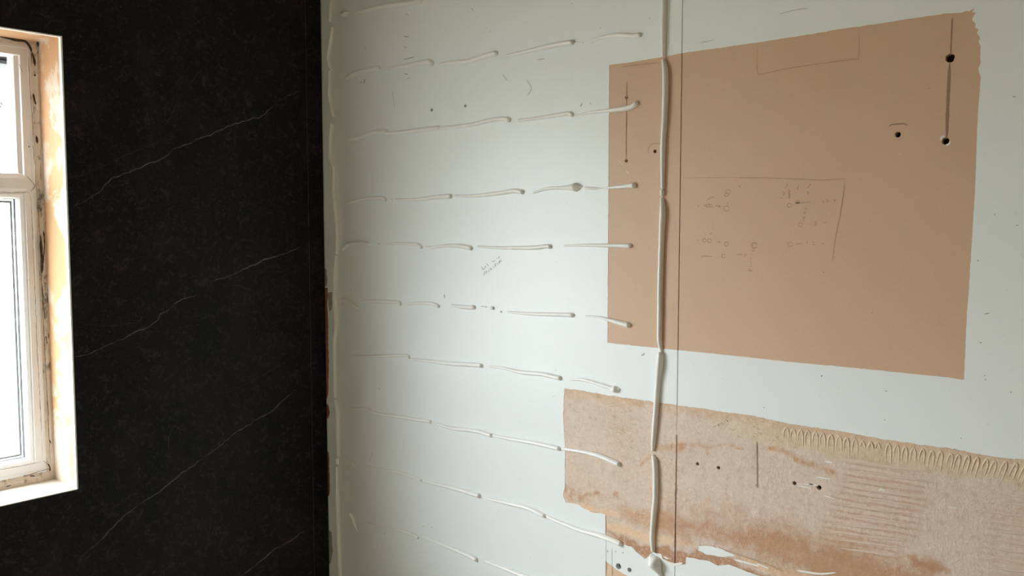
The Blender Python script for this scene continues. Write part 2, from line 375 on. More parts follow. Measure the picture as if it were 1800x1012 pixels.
# lower fixed pane with glazing beads and gasket
gy0, gy1, gz0, gz1 = fy0 + .0285, fy1 - .0285, fz0 + .0285, TZ - th
bprof = [(0, FX - .034), (0, FX - .003), (.002, FX - .0015), (.0085, FX - .005), (.0125, FX - .0125), (.0125, FX - .034)]
for s in ('right', 'left', 'top', 'bottom'):
    W2(ring_piece('glazing_bead', bprof, gy0, gy1, gz0, gz1, s, M['upvc']))
kprof_ = [(.0124, FX - .034), (.0124, FX - .0240), (.0138, FX - .0255), (.0138, FX - .034)]
for s in ('right', 'left', 'top', 'bottom'):
    W2(ring_piece('gasket', kprof_, gy0, gy1, gz0, gz1, s, M['rubber']))
W2(boxes('pane', [(FX - .032, FX - .028, gy0 + .012, gy1 - .012, gz0 + .012, gz1 - .012)], M['glass']))
W2(boxes('pane', [(FX - .052, FX - .048, gy0 + .004, gy1 - .004, gz0 + .004, gz1 - .004)], M['glass']))
spc = [(.0165, FX - .048), (.0165, FX - .0325), (.0215, FX - .0325), (.0215, FX - .048)]
for s in ('right', 'left', 'top', 'bottom'):
    W2(ring_piece('spacer_bar', spc, gy0, gy1, gz0, gz1, s, M['metal']))
# top-hung vent, pushed outwards at the bottom
stp = [(0, FX - .064), (0, FX - .004), (.010, FX - .0065), (.0125, FX - .010), (.0125, FX - .040), (.004, FX - .041), (.004, FX - .064)]
for s in ('right', 'left', 'top', 'bottom'):
    W2(ring_piece('vent_stop', stp, fy0 + .0285, fy1 - .0285, TZ + th - .0125, fz1 - .0165, s, M['upvc']))
vy0, vy1 = WL + .045, WR - .043
vz1 = WT - .040; vz0 = TZ + th - .006
hub = empty('vent_sash'); hub.location = (FX - .050, 0, vz1); hub.rotation_euler = (0, math.radians(30), 0)
W2(hub)
H = vz1 - vz0
def V2(o): o.parent = hub; return o
vprof = [(0, -.05), (0, .004), (.003, .006), (.030, .006), (.044, -.003), (.047, -.010), (.047, -.05)]
for s, nm in (('right', 'sash_stile'), ('left', 'sash_stile'), ('top', 'sash_rail'), ('bottom', 'sash_rail')):
    V2(ring_piece(nm, vprof, vy0, vy1, -H, 0, s, M['upvc']))
V2(boxes('pane', [(-.028, -.022, vy0 + .04, vy1 - .04, -H + .04, -.04)], M['glass']))
gk = [(-.001, -.004), (-.001, .0075), (.006, .0085), (.006, -.004)]
V2(ring_piece('gasket', gk, vy0, vy1, -H, 0, 'top', M['rubber']))
# friction stay between vent and jamb
def rod(name, a, b, r, mat, n=8):
    a, b = Vector(a), Vector(b); d = (b - a).normalized(); u = d.orthogonal().normalized(); w = d.cross(u)
    V = []
    for c in (a, b):
        V += [tuple(c + (u * math.cos(2 * math.pi * k / n) + w * math.sin(2 * math.pi * k / n)) * r) for k in range(n)]
    Fc = [tuple(range(n - 1, -1, -1)), tuple(range(n, 2 * n))] + [(k, (k + 1) % n, n + (k + 1) % n, n + k) for k in range(n)]
    return link_mesh(name, V, Fc, mat)
sa, sb = on_x(9, 178, FX - .105), on_x(23, 214, FX - .045)
W2(rod('friction_stay', (sa.x, vy1 - .008, sa.z), (sb.x, vy1 - .004, sb.z), .0030, M['metal']))
W2(rod('friction_stay', (sa.x, vy1 - .008, sa.z - .012), (sb.x, vy1 - .004, sb.z - .028), .0018, M['metal']))
# grime lines and mould spots on the frame
def on_frame(px, py, lift=.0045):
    p = on_x(px, py, FX + lift); return (p.y, p.z)
def frame_marks(name, strokes, mat, lift=.0045):
    V, Fc = [], []
    for i, (pts, w) in enumerate(strokes):
        v, f = ribbon_data([on_frame(*p, lift) for p in pts], w, lambda a, b, l: (FX + lift + l, a, b), .0012, .0, i * 3.1, True, 0.8)
        k = len(V); V += v; Fc += [tuple(j + k for j in q) for q in f]
    return W2(link_mesh(name, V, Fc, mat))
frame_marks('mould_stain', [([(0,64),(18,67),(32,70),(42,72),(49,77),(54,86),(55,91)], 0.0075), ([(57,92),(60,104),(61,116)], 0.0060),
                           ([(0,61),(25,62),(40,66)], 0.0033), ([(56,64),(64,68),(67,82)], 0.0045), ([(60.5,130),(62,134)], 0.0075),
                           ([(59,164),(61,178),(63,184)], 0.0045), ([(64,238),(66,252)], 0.0051)], M['mould'], 0.0128)
frame_marks('mould_stain', [([(71,410),(73,440),(75,460),(74,480)], 0.0046), ([(76,405),(78,425),(77,452)], 0.0025), ([(74,500),(76,530),(78,560)], 0.0015),
                           ([(81,590),(83,604)], 0.0025), ([(87,772),(90,780)], 0.0037), ([(84,815),(88,822),(88,828)], 0.0033), ([(52,835.5),(62,836.5)], 0.0029), ([(41,836),(46,835)], 0.0025), ([(10,855),(20,853)], 0.0033)], M['mould'], 0.0128)
frame_marks('grime_line', [([(61.5,295),(63,325),(66,345),(69,400),(74,520),(80,640),(86,760),(88,815)], .0016), ([(70,120),(72,300),(78,370),(83,480),(88,600),(95,720),(99,833)], .0022),
                          ([(46,309),(55,318),(61,327),(53,337)], .0016), ([(53,338),(56,390),(61,500),(66,620),(73,760),(75,808)], .0010),
                          ([(0,337),(25,338),(52,338)], .0010), ([(88,823),(70,828),(40,838)], .0016), ([(75,810),(87,818)], .0012), ([(74,811),(40,818),(0,826)], .0010),
                          ([(50,100),(52,140),(56,200),(60,290)], .0012)], M['grime'], .0082)
frame_marks('grime_line', [([(51,256),(52,259)], .004), ([(33,112),(40,128)], .0012)], M['grime'], .003)

# daylight portal filling the opening (guides sampling of the sky, gives no light of its own)
pl = bpy.data.lights.new('window_portal', 'AREA'); pl.shape = 'RECTANGLE'; pl.size = WT - WB + .02; pl.size_y = WR - WL + .02
po = bpy.data.objects.new('window_portal', pl); COL.objects.link(po); pl.cycles.is_portal = True
po.location = (-.215, (WL + WR) / 2, (WT + WB) / 2); po.rotation_euler = (0, -math.pi / 2, 0)

# ------------------------------------------------------------------ garden outside, far below the window
tag(boxes('ground', [(-40, -0.22, -25, 25, -3.3, -3.0)], M['grass']), 'pale paved yard beyond the window', kind='structure')

# ------------------------------------------------------------------ right wall: painted plasterboard sheets
BT = 0.0125
wall_right = boxes('wall_right', [(-0.01, RX, BT + .0005, 0.15, 0, RZ)], M['backing'])
tag(wall_right, 'stud wall faced with pale mint painted boards and stripped brown patches', kind='structure')

PATCH_A = [(1071,114),(1104,110),(1164,100),(1198,93.4),(1265,84),(1335,74),(1389,65.5),(1450,56),(1467,52),(1531,43.7),(1601,32.6),(1659,24),(1689,22),(1698,19),(1704,19.5),(1713,14),(1709,21),(1715,22),(1711,29),(1709,35),(1715,41),(1714,48),(1720,52),(1717,59),(1723,66),(1720,73),(1724,82),(1723,100),(1724,112),(1720,120),(1721,128),(1724,136),(1719,201),(1717,252),(1714,336),(1706,464),(1702.5,518),(1700,550),(1698,589),(1694.7,667.5),(1690,667),(1667,663),(1620,658.5),(1507,647),(1400,637),(1307,627),(1191,615),(1165,612.5),(1068,602.4)]
PATCH_B = [(992,683),(1010,684),(1064,694),(1127,703),(1191,711.6),(1240,719),(1271,724),(1312,728),(1371,741),(1400,746.6),(1473,757),(1547,770.5),(1620,781.5),(1679,789),(1731,800),(1767,805),(1800,807),(1860,818),
           (1930,1040),(1700,1085),(1500,1062),(1400,1033),(1319,1006.5),(1300,999),(1280,991.6),(1262,994),(1250,986.6),(1222,981.6),(1206,979),(1205,991.6),(1189,994),(1165,982),(1162,973),(1148,970),(1141,978),(1134,982),(1123,973),(1110,961),(1092,954),(1064,938.5),(1065,918),(1064,904),(1040,900),(1026,893),(1012,885),(995,883),(989.6,872),(993,855),(993,782),(990,730)]
ISLE = [(1227,959),(1247,959),(1267,964),(1292,976.6),(1272,979),(1242,974),(1227,967)]       # leftover white paint in the stripped strip
PATCH_C = [(1064.5,985),(1080,998),(1096,1008),(1120,1022),(1150,1050),(1064,1050)]
pa = [RW(*p) for p in rough_poly(PATCH_A, 6, 0.8, 1)]
pb = [RW(*p) for p in rough_poly(PATCH_B, 5, 1.5, 2)]
pi_ = [RW(*p) for p in rough_poly(ISLE, 4, 1.8, 3)]
pc = [RW(*p) for p in rough_poly(PATCH_C, 6, 0.8, 4)]
HOLES = [(759,193,4.2),(818,186,4.0),(1101,171.6,4.0),(1151,266,4.2),(1100.5,282.6,4.0),(1670,102,7.6),(1662,248,6.2),(1578,236.5,5.2),
         (1226,815,3.6),(1263,822,3.6),(1396.5,849,3.8),(1440,857,4.6),(1087,995,7.0),(1106.5,1001.5,5.6)]      # column, row, radius mm
holes = [circle(*RW(x, y), r * .001) for x, y, r in HOLES]
jx0, jx1 = 1.2 - .0011, 1.2 + .0011
def cdt_regions(polys, extra_pts=()):
    V, E = [], []
    for P in polys:
        k = len(V); V += [Vector(p) for p in P]; E += [(k + i, k + (i + 1) % len(P)) for i in range(len(P))]
    V += [Vector(p) for p in extra_pts]
    r = delaunay_2d_cdt(V, E, [], 0, 1e-7)
    return np.array([tuple(v) for v in r[0]]), np.array([tuple(f) for f in r[2] if len(f) == 3])
def prism(name, pts, tris, front, mat, parent, back=BT, tint=None, smooth=False):
    """solid slab: the given triangles as its face, straight sides down to the back"""
    used = np.unique(tris); idx = -np.ones(len(pts), int); idx[used] = range(len(used))
    T = idx[tris]; Pp = pts[used]; n = len(Pp)
    fy = front(Pp) if callable(front) else np.full(n, front)
    from collections import Counter
    cnt = {}
    for a, b, c in T.tolist():
        for e in ((a, b), (b, c), (c, a)):
            k = (min(e), max(e)); cnt[k] = None if k in cnt else e
    bnd = [e for e in cnt.values() if e]
    ring = sorted({i for e in bnd for i in e}); rid = {v: n + i for i, v in enumerate(ring)}
    verts = [(p[0], y, p[1]) for p, y in zip(Pp.tolist(), fy.tolist())] + [(Pp[i][0], back, Pp[i][1]) for i in ring]
    faces = [tuple(t) for t in T.tolist()] + [(b, a, rid[a], rid[b]) for a, b in bnd]
    o = link_mesh(name, verts, faces, mat, parent)
    if tint is not None:
        at = o.data.attributes.new('tint', 'FLOAT_COLOR', 'POINT'); c = np.ones((len(verts), 4)); c[:n, :3] = tint(Pp); c[n:, :3] = (.4, .28, .2)
        at.data.foreach_set('color', c.ravel())
        ad = o.data.attributes.new('damp', 'FLOAT', 'POINT'); q = np.zeros(len(verts)); q[:n] = dampB(Pp); ad.data.foreach_set('value', q)
    if smooth:
        for p in o.data.polygons[:len(T)]: p.use_smooth = True
    return o
rectL = [(-.009, 0.004), (jx0, 0.004), (jx0, RZ - .003), (-.009, RZ - .003)]
rectR = [(jx1, 0.004), (2.4 - .0011, 0.004), (2.4 - .0011, RZ - .003), (jx1, RZ - .003)]
rectE = [(2.4 + .0011, 0.004), (RX, 0.004), (RX, RZ - .003), (2.4 + .0011, RZ - .003)]
P2, T2 = cdt_regions([rectL, rectR, pa, pb, pi_, pc] + holes)
cx = P2[T2].mean(1); X, Z = cx[:, 0], cx[:, 1]
inh = np.zeros(len(X), bool)
for h in holes: inh |= pip(h, X, Z)
inA, inB, inI, inC = pip(pa, X, Z), pip(pb, X, Z), pip(pi_, X, Z), pip(pc, X, Z)
L_, R_ = pip(rectL, X, Z), pip(rectR, X, Z)
paint = ~inh & ~inA & ~inC & (~inB | inI)
tag(prism('plasterboard', P2, T2[L_ & paint], 0.0, M['paint'], wall_right), 'mint painted board between the corner and the open joint')
tag(prism('plasterboard', P2, T2[R_ & paint], 0.0, M['paint'], wall_right), 'mint painted board right of the open joint')
boxes('plasterboard', [(2.4 + .0011, RX, 0, BT, .004, RZ - .003)], M['paint'], wall_right)
tag(prism('bare_plaster_patch', P2, T2[(L_ | R_) & inA & ~inh], 0.0007, M['plaster'], wall_right), 'large brown unpainted rectangle')
tag(prism('bare_plaster_patch', P2, T2[(L_ | R_) & inC & ~inh], 0.0007, M['peach'], wall_right), 'small peach scrap at the foot of the board')

# the stripped strip below: a dense relief, colour by stain
def near(poly, X, Y, soft):
    """1 inside a stain outline, fading over 'soft' pixels, edge broken by noise"""
    d = np.full(X.shape, 1e9)
    for i in range(len(poly)):
        a, b = np.array(poly[i], float), np.array(poly[(i + 1) % len(poly)], float); e = b - a
        t = np.clip(((X - a[0]) * e[0] + (Y - a[1]) * e[1]) / (e @ e + 1e-9), 0, 1)
        d = np.minimum(d, np.hypot(X - a[0] - t * e[0], Y - a[1] - t * e[1]))
    d = np.where(pip(poly, X, Y), d, -d)
    return np.clip(d / soft + .5, 0, 1)
def along(line, X, Y, w):
    d = np.full(X.shape, 1e9)
    for i in range(len(line) - 1):
        a, b = np.array(line[i], float), np.array(line[i + 1], float); e = b - a
        t = np.clip(((X - a[0]) * e[0] + (Y - a[1]) * e[1]) / (e @ e + 1e-9), 0, 1)
        d = np.minimum(d, np.hypot(X - a[0] - t * e[0], Y - a[1] - t * e[1]))
    return np.clip(1.3 - d / w, 0, 1)
def to_px(P):
    v = np.stack([P[:, 0] - CAM.x, np.full(len(P), -CAM.y), P[:, 1] - CAM.z], 1)
    w = v @ np.array(fwd); return 900 + F_PX * (v @ np.array(rgt)) / w, 506 - F_PX * (v @ np.array(upv)) / w
def fbm(P, sc, oc=4, seed=0.0):
    return np.array([noise.fractal(Vector((x * sc + seed, z * sc, seed * 1.3)), 1.0, 2.0, oc) for x, z in P.tolist()])
lin = lambda r, g, b: np.array(srgb(r, g, b)[:3])
def tintB(P):
    x, y = to_px(P); n1 = fbm(P, 18, 5, 2.0); n2 = fbm(P, 55, 4, 9.0); n3 = fbm(P, 6, 3, 5.0)
    xw, yw = x + 9 * n1 + 5 * n2, y + 9 * n2 + 6 * n1
    c = lin(219, 200, 186)[None] * np.ones((len(P), 1))
    def lay(col, f): nonlocal c; f = np.clip(f, 0, 1)[:, None]; c = c * (1 - f) + lin(*col)[None] * f
    lay((212, 187, 165), np.clip(.5 + .8 * n3, 0, 1) * .7)
    # buttery upper margin where the comb started
    top = np.interp(x, [990, 1191, 1312, 1400, 1547, 1679, 1860], [683, 711, 728, 746, 770, 789, 818])
    lay((214, 180, 150), np.clip(1.25 - (yw - top) / 16, 0, 1) * .8)
    lay((217, 192, 158), np.clip(1.6 - np.abs(yw - top - 26) / 16, 0, 1) * np.clip((x - 1230) / 120, 0, 1) * .75)
    lay((222, 190, 168), np.clip(1.2 - (x - 990) / 7, 0, 1) * .8)
    # brown damp band along the bottom
    lay((178, 130, 97), near([(1066,931),(1112,948),(1148,962),(1205,965),(1260,972),(1320,1000),(1400,1030),(1300,1010),(1215,995),(1140,985),(1090,955)], xw, yw, 8) * .9)
    lay((200, 158, 124), near([(1090,895),(1180,900),(1205,945),(1150,935),(1100,915)], xw, yw, 22) * .8)
    lay((205, 168, 138), along([(1150,872),(1230,886),(1300,900)], xw, yw, 20) * .5 * np.clip(.6 + n2, 0, 1))
    # clean peach scraper strips
    for q in ([(1066,917.5),(1089,921),(1142,938),(1200,950),(1240,962),(1330,985),(1420,1010),(1480,1030),(1400,1022),(1330,1000),(1290,978),(1230,960),(1144,954),(1100,940),(1064,930)],
              [(1007,883),(1043,889),(1089,901.5),(1090,908),(1066,905),(1034,900),(993,886)]):
        lay((228, 194, 163), near(q, x + 2 * n1, y + 2 * n2, 2.5) * .95)
    lay((184, 140, 108), along([(997,857),(1010,866),(1030,870),(1064,872),(1100,876)], xw, yw, 4.5) * np.clip(.5 + 1.2 * n2, .1, .9))
    lay((190, 142, 110), near([(990,862),(1004,864),(1025,874),(1040,884),(1000,880)], xw, yw, 6) * np.clip(.4 + 1.2 * n2, 0, .8))
    # tea-coloured tide marks
    for l, w in (([(1160,790),(1180,787),(1202,783)], 6), ([(1209,782),(1230,780),(1250,783)], 3.5), ([(1243,784),(1244,797)], 3.5), ([(1127,817),(1136,808),(1148,803)], 3), ([(1189,795),(1200,787)], 4),
                 ([(1250,781),(1275,781),(1292,786),(1304,790)], 2), ([(1353,789),(1380,793),(1395,801),(1407,812)], 4.5), ([(1415,815),(1440,822),(1465,830)], 6)):
        lay((196, 150, 112), along(l, x + 4 * n2, y + 5 * n1, w) * np.clip(.7 + 1.0 * n2 + .4 * n1, .4, .95))
    # wet brown furrows to the right
    fur = np.sin((y - .16 * x) * 2 * math.pi / 11.0 + 1.2 * n3)
    zone = near([(1490,800),(1560,815),(1640,850),(1625,900),(1605,945),(1560,990),(1430,960),(1470,880)], xw, yw, 30)
    lay((188, 144, 114), np.clip(fur * 1.1 - .05, 0, 1) * zone * .75)
    lay((188, 140, 108), near([(1600,980),(1650,985),(1665,1000),(1640,1010),(1610,1000)], xw, yw, 10) * .7)
    lay((196, 158, 130), np.clip(fur - .2, 0, 1) * near([(1740,890),(1850,905),(1870,1050),(1700,1050),(1720,950)], xw, yw, 30) * .5)
    lay((218, 196, 178), near([(1640,855),(1730,870),(1720,1000),(1620,960)], xw, yw, 24) * .6)
    return np.clip(c * (1 + .05 * n2[:, None]), 0, 1)
def dampB(P):
    x, y = to_px(P); n1 = fbm(P, 18, 5, 2.0); xw, yw = x + 8 * n1, y + 8 * n1
    d = near([(1195,895),(1267,912),(1330,915),(1392,915),(1430,940),(1500,948),(1560,975),(1640,1000),(1700,1040),(1500,1060),(1430,1030),(1300,972),(1205,950),(1150,930),(1160,905)], xw, yw, 60)
    d = np.maximum(d, .62 * near([(1090,895),(1180,880),(1300,890),(1420,930),(1330,960),(1205,945),(1100,915)], xw, yw, 50))
    return np.maximum(d, .8 * near([(1600,980),(1650,985),(1665,1000),(1640,1010),(1610,1000)], xw, yw, 16))
def frontB(P):
    x, y = to_px(P); n1 = fbm(P, 70, 4, 3.0)
    return 0.0006 - .0005 * n1
hB = [h for h, (x, y, r) in zip(holes, HOLES) if 700 < y < 990 and x > 1000]
gx = np.arange(min(p[0] for p in pb), max(p[0] for p in pb), .0034); gz = np.arange(min(p[1] for p in pb), max(p[1] for p in pb), .0034)
GX, GZ = np.meshgrid(gx, gz); GX = GX + .0017 * (np.arange(len(gz)) % 2)[:, None]
ok = pip(pb, GX, GZ) & ~pip(pi_, GX, GZ) & (np.abs(GX - 1.2) > .002)
for h in hB: ok &= ~pip(h, GX, GZ)
fz1j, fz0j = RW(1191, 702)[1], RW(1190.5, 764)[1]
Pb, Tb = cdt_regions([[(jx0, fz0j), (jx1, fz0j), (jx1, fz1j), (jx0, fz1j)], pb, pi_, [(jx0, .1), (jx1, .1), (jx1, 2.0), (jx0, 2.0)]] + hB, list(zip(GX[ok].tolist(), GZ[ok].tolist())))
cB = Pb[Tb].mean(1); bx, bz = cB[:, 0], cB[:, 1]
# the joint is filled over a short length near the top of the strip
gap = (bx > jx0) & (bx < jx1) & ~((bz < fz1j) & (bz > fz0j))
keep = pip(pb, bx, bz) & ~pip(pi_, bx, bz) & ~gap
for h in hB: keep &= ~pip(h, bx, bz)
strip = prism('stripped_adhesive_strip', Pb, Tb[keep], frontB, M['residue'], wall_right, tint=tintB, smooth=True)
tag(strip, 'long stripped strip of pinkish tile adhesive with brown stains')

# ------------------------------------------------------------------ adhesive beads
def bead_mesh(name, pts, ks, rad, mat, parent=None, cap=True, flat=1.08, seed=0.0, ripple=.07, nseg=10, base=0.0):
    """extruded bead lying on the right wall; pts in wall coordinates, ks = relative thickness at the points"""
    src = [(p[0], p[1], k) for p, k in zip(pts, ks)]
    Q = resample(src, .0028); V, Fc, n = [], [], len(Q)
    prev = None; rings = []
    for i, q in enumerate(Q):
        t = Vector((Q[min(i + 1, n - 1)].x - Q[max(i - 1, 0)].x, Q[min(i + 1, n - 1)].y - Q[max(i - 1, 0)].y, 0)).normalized()
        nr = Vector((-t.y, t.x, 0)); r = rad * max(q.z, .08) * (1 + ripple * noise.noise(Vector((q.x * 45 + seed, q.y * 45, seed))))
        rings.append((q, nr, t, r))
    if cap:                                   # round the blunt end off
        q, nr, t, r = rings[-1]
        for s, k in ((.30, .96), (.62, .80), (.86, .52), (.97, .25)):
            rings.append((q + t * r * s, nr, t, r * k))
        q, nr, t, r = rings[0]
        rings = [(q - t * r * s, nr, t, r * k) for s, k in ((.9, .4), (.6, .78), (.3, .94))] + rings
    m = nseg
    for (q, nr, t, r) in rings:
        for k in range(m + 1):
            a = math.pi * k / m
            w = math.cos(a) * r * (1.0 + .06 * math.sin(a)); h = math.sin(a) * r * 2 * flat * .72
            V.append((q.x + nr.x * w, -base - h + .0013 if k in (0, m) else -base - h, q.y + nr.y * w))
    R = len(rings); w = m + 1
    for i in range(R - 1):
        for k in range(m):
            Fc.append((i * w + k, i * w + k + 1, (i + 1) * w + k + 1, (i + 1) * w + k))
        Fc.append((i * w + m, i * w, (i + 1) * w, (i + 1) * w + m))
    Fc += [tuple(range(w)), tuple(range(R * w - 1, (R - 1) * w - 1, -1))]
    o = fix_normals(link_mesh(name, V, Fc, mat, parent, True)); return o
ORD = ['first', 'second', 'third', 'fourth', 'fifth', 'sixth', 'seventh', 'eighth', 'ninth', 'tenth', 'eleventh']
def kprof(n, k0, k1, end=None):
    ks = [k0 + (k1 - k0) * min(1, 1.6 * i / max(n - 1, 1)) for i in range(n)]
    if end is not None: ks[-1] = end
    return ks
ROWS = [
 [([(633,21),(650,17),(671,12),(718,5.5),(740,1)], .75, 1.05)],
 [([(612,137),(626,129),(662,120),(667,122)], .9, .95), ([(677,121.7),(715,115),(751,108.7),(760,111.5)], .5, 1.0), ([(774,113),(795,109),(823,108),(864,95.5),(872,94)], .5, 1.05),
  ([(893,97),(924,91),(965,81.6),(998,76),(1006,75)], .55, 1.1), ([(1040,74),(1059,66),(1087,62),(1114,63.6),(1124,62)], .45, 1.05)],
 [([(612.5,245.6),(629,242),(654,233.7),(675,231.7),(679,233)], .6, .95), ([(681,234.5),(726,230),(771,224.5)], .6, .9), ([(775,225),(823,220.4),(860,212),(885,208.8),(895,211)], .7, .95),
  ([(912.5,211.6),(957,206),(998,199.7),(1006,202)], .6, .9), ([(1011,204),(1040,197.7),(1070,194.4),(1100,190.8),(1115,186),(1118.5,182)], .4, 1.1)],
 [([(612.5,356),(643,349),(670.6,347.8),(678,350.5)], .45, .75), ([(695.5,350.5),(731.5,350.5),(767,346.4),(792,345)], .45, .95), ([(800.6,344),(836.5,344),(880,339),(904,335.5),(918,337.5)], .5, 1.0),
  ([(939,338.6),(962,331.5),(990,330),(1010,329),(1014,328.8),(1024,327)], [.4, .7, .85, 1.65, 1.75, .3], 0), ([(1029,330.4),(1045,331),(1056,331),(1068,330.3),(1095,327.8),(1114,326)], [.6, .6, .3, .5, .9, 1.15], 0)],
 [([(604,437.6),(611,430.5),(615,428.5),(632,426.5),(650,430)], .7, .75), ([(676,428.8),(704,427.4),(731.5,429.3),(741,434)], .4, .8), ([(759,434.9),(781,432),(809,432),(828,436)], .5, 1.0),
  ([(840.7,433.5),(880,435.4),(901.5,435.4),(943,435),(957,433),(967,433.3)], .5, .95), ([(993,431.5),(1040,430.9),(1081,431.5),(1100,432),(1107,432)], .45, 1.05)],
 [([(604,524.5),(615,530),(629,540)], .6, .7), ([(635.5,530.5),(651,529.5),(698,531),(704,534)], .6, .8), ([(717.6,534.4),(737,532.5),(759,533.5),(771,538)], .5, .8), ([(795,536.6),(814,539.4),(833,540)], .5, 1.0),
  ([(893,548),(929,551),(970.6,552.4),(1001,553),(1006,553.5)], .5, .95), ([(1029,555),(1053,556.8),(1064,560),(1084,565.5),(1104,571)], [.3, .5, .7, 1.0, 1.2], 0)],
 [([(622,624),(640,626),(676,625),(714,624.5),(719.5,628.5)], .5, .65), ([(721.5,631),(753.6,634),(795,638.8),(836.5,641),(846,642.5)], .5, .95), ([(861.4,643.8),(887.6,647),(915,653.5),(954,657.3),(984,664)], .45, .95),
  ([(1003,667),(1026,667),(1053.6,674.8),(1073,681),(1082,684),(1088,684)], [.4, .7, .9, 1.0, 1.5, .6], 0)],
 [([(612.5,717.6),(645.7,718),(658,725),(698,731.5),(757,741)], .35, .7), ([(761,742.5),(795,752),(836.5,757),(863,764.5)], .6, .9), ([(868,765.4),(901.5,771.6),(943,778.5),(982,787.5)], .6, .95),
  ([(990,788.3),(1026,793.7),(1053.6,800.6),(1078,810.5),(1087,814.5)], .75, 1.1)],
 [([(643.7,817.8),(674.6,825.8),(706.7,830.8),(740,843.5)], .25, .6), ([(744,845.3),(771,851),(807.6,860),(833,867.5),(842,870.5)], .5, 1.0), ([(850,873.5),(862,877),(894,884),(929,892.5),(956,905.5)], .45, .95),
  ([(963,907.5),(986,917.5),(1020.5,931),(1055,940.8),(1080,949.6),(1090,954.5)], .7, 1.15)],
 [([(641,917.5),(697.5,930),(725,938),(735,944)], .2, .65), ([(744,943),(777.8,956.5),(812,970),(830,978),(837,982)], .45, 1.0), ([(854.5,986),(862,989),(887.5,998.5),(912.7,1008),(960,1026),(1010,1043)], .45, 1.0)],
]
GRP = 'white adhesive beads on the mint boards'
BR = .0054
def lift_on_patch(pts): return 0.0
for ri, row in enumerate(ROWS):
    nrow = len(row)
    for si, (pts, a, b) in enumerate(row):
        ks = a if isinstance(a, list) else kprof(len(pts), a, b)
        br = float(np.interp(pts[0][0], [620, 1000], [.0066, .0053]))
        o = bead_mesh('adhesive_bead', [RW(*p) for p in pts], ks, br, M['glue'], seed=ri * 3.7 + si * 1.9)
        if nrow == 1: lb = 'white adhesive bead slanting out of the top of the picture'
        else: lb = 'white adhesive bead, %s from the corner in the %s row down' % (ORD[si] if si < nrow - 1 else 'farthest', ORD[ri])
        tag(o, lb, 'adhesive', GRP)
# upright beads
CORNER = [[(581.5,-100),(583.5,-50),(584,-6),(583,12),(581,36)], [(585,50),(581,83),(578.5,105),(583,122)], [(581,127),(581,152),(581,171),(586,203)], [(584,219),(582,249),(582.5,280),(588.5,297),(587.7,330),(591.5,377),(594.3,404.5),(593,444)],
          [(591.8,451),(589.5,501),(591.5,560),(591.5,582),(589.5,601.5),(590,697)], [(590.6,703),(594.4,726),(594.8,767),(595.6,800)], [(593.3,807),(593.6,813)], [(593.2,821),(594.4,876),(596,938),(599,1008),(600,1030)]]
for i, pts in enumerate(CORNER):
    ks = [.75] + [.95] * (len(pts) - 2) + [.75] if i not in (6,) else [1.0, .9]
    o = bead_mesh('adhesive_bead', [RW(*p) for p in pts], ks, .0064, M['glue'], seed=40 + i * 2.3, ripple=.16)
    tag(o, 'upright white adhesive bead beside the black panel, %s from the top' % (ORD[i] if i < len(CORNER) - 1 else 'lowest'), 'adhesive', 'upright adhesive beads')
MAIN = [([(1172,-190),(1170.5,-90),(1169,-8),(1168.3,30),(1168,60),(1167.4,98)], [.8, 1, 1, 1, 1, .8]), ([(1167.4,107),(1171.5,134),(1170,201),(1167,252),(1166,329)], [.7, 1.15, 1.05, 1, .75]), ([(1165.2,335),(1165.2,342)], [.8, .8]),
        ([(1164.6,350),(1166.5,371),(1164.3,418),(1161.8,501),(1161,560),(1160.6,597),(1163.2,615)], [.7, 1.15, 1.05, 1, .95, .9, .6]), ([(1162.5,622),(1161,643),(1158,670.6),(1155,712),(1150.6,767),(1148.4,790)], [1.15, 1.3, 1.05, 1, .9, .6]),
        ([(1148.6,801),(1153,816),(1153.4,872),(1150.4,906),(1147.9,940),(1149,966)], [.6, 1.0, 1, 1, .95, .85]), ([(1147,978),(1152,985),(1156,993),(1160,1004),(1164,1013),(1167,1030)], [1.2, 2.3, 2.1, 1.2, .9, .8])]
for i, (pts, ks) in enumerate(MAIN):
    o = bead_mesh('adhesive_bead', [RW(*p) for p in pts], ks, .0058, M['glue'], seed=80 + i * 3.3, flat=1.3)
    tag(o, ('upright white adhesive bead near the open joint, %s from the top' % ORD[i]) if i < 6 else 'broad white adhesive blob ending the upright bead near the open joint', 'adhesive', 'upright adhesive beads')
# small dabs and tails
DABS = [([(602,26),(608,25),(613,23)], [.8, 1.3, .5], 'small white adhesive smear at the corner end of the topmost row'), ([(611,24),(617,29)], [.5, .3], None),
        ([(684,349.5),(689,350.3)], [.35, .35], None), ([(664,428),(668,429)], [.4, .35], None), ([(749,432.8),(755,432.8)], [.35, .3], None),
        ([(846,538.6),(855,539.4)], [.3, .3], None), ([(865,541),(867,541.5)], [.9, .9], 'round white adhesive dot between the fourth and fifth beads of the sixth row'), ([(880.3,547.4),(881.3,548)], [.4, .4], None),
        ([(615,813),(620,814),(624,818),(628.5,823.5)], [.6, .9, .8, .25], 'white adhesive dab at the corner end of the ninth row'), ([(616,903.5),(620,909),(623,917.5),(627.6,931)], [.9, .95, .8, .25], 'white adhesive dab with a tail at the corner end of the tenth row'),
        ([(1012,74.6),(1026,74.8)], [.3, .2], None)]
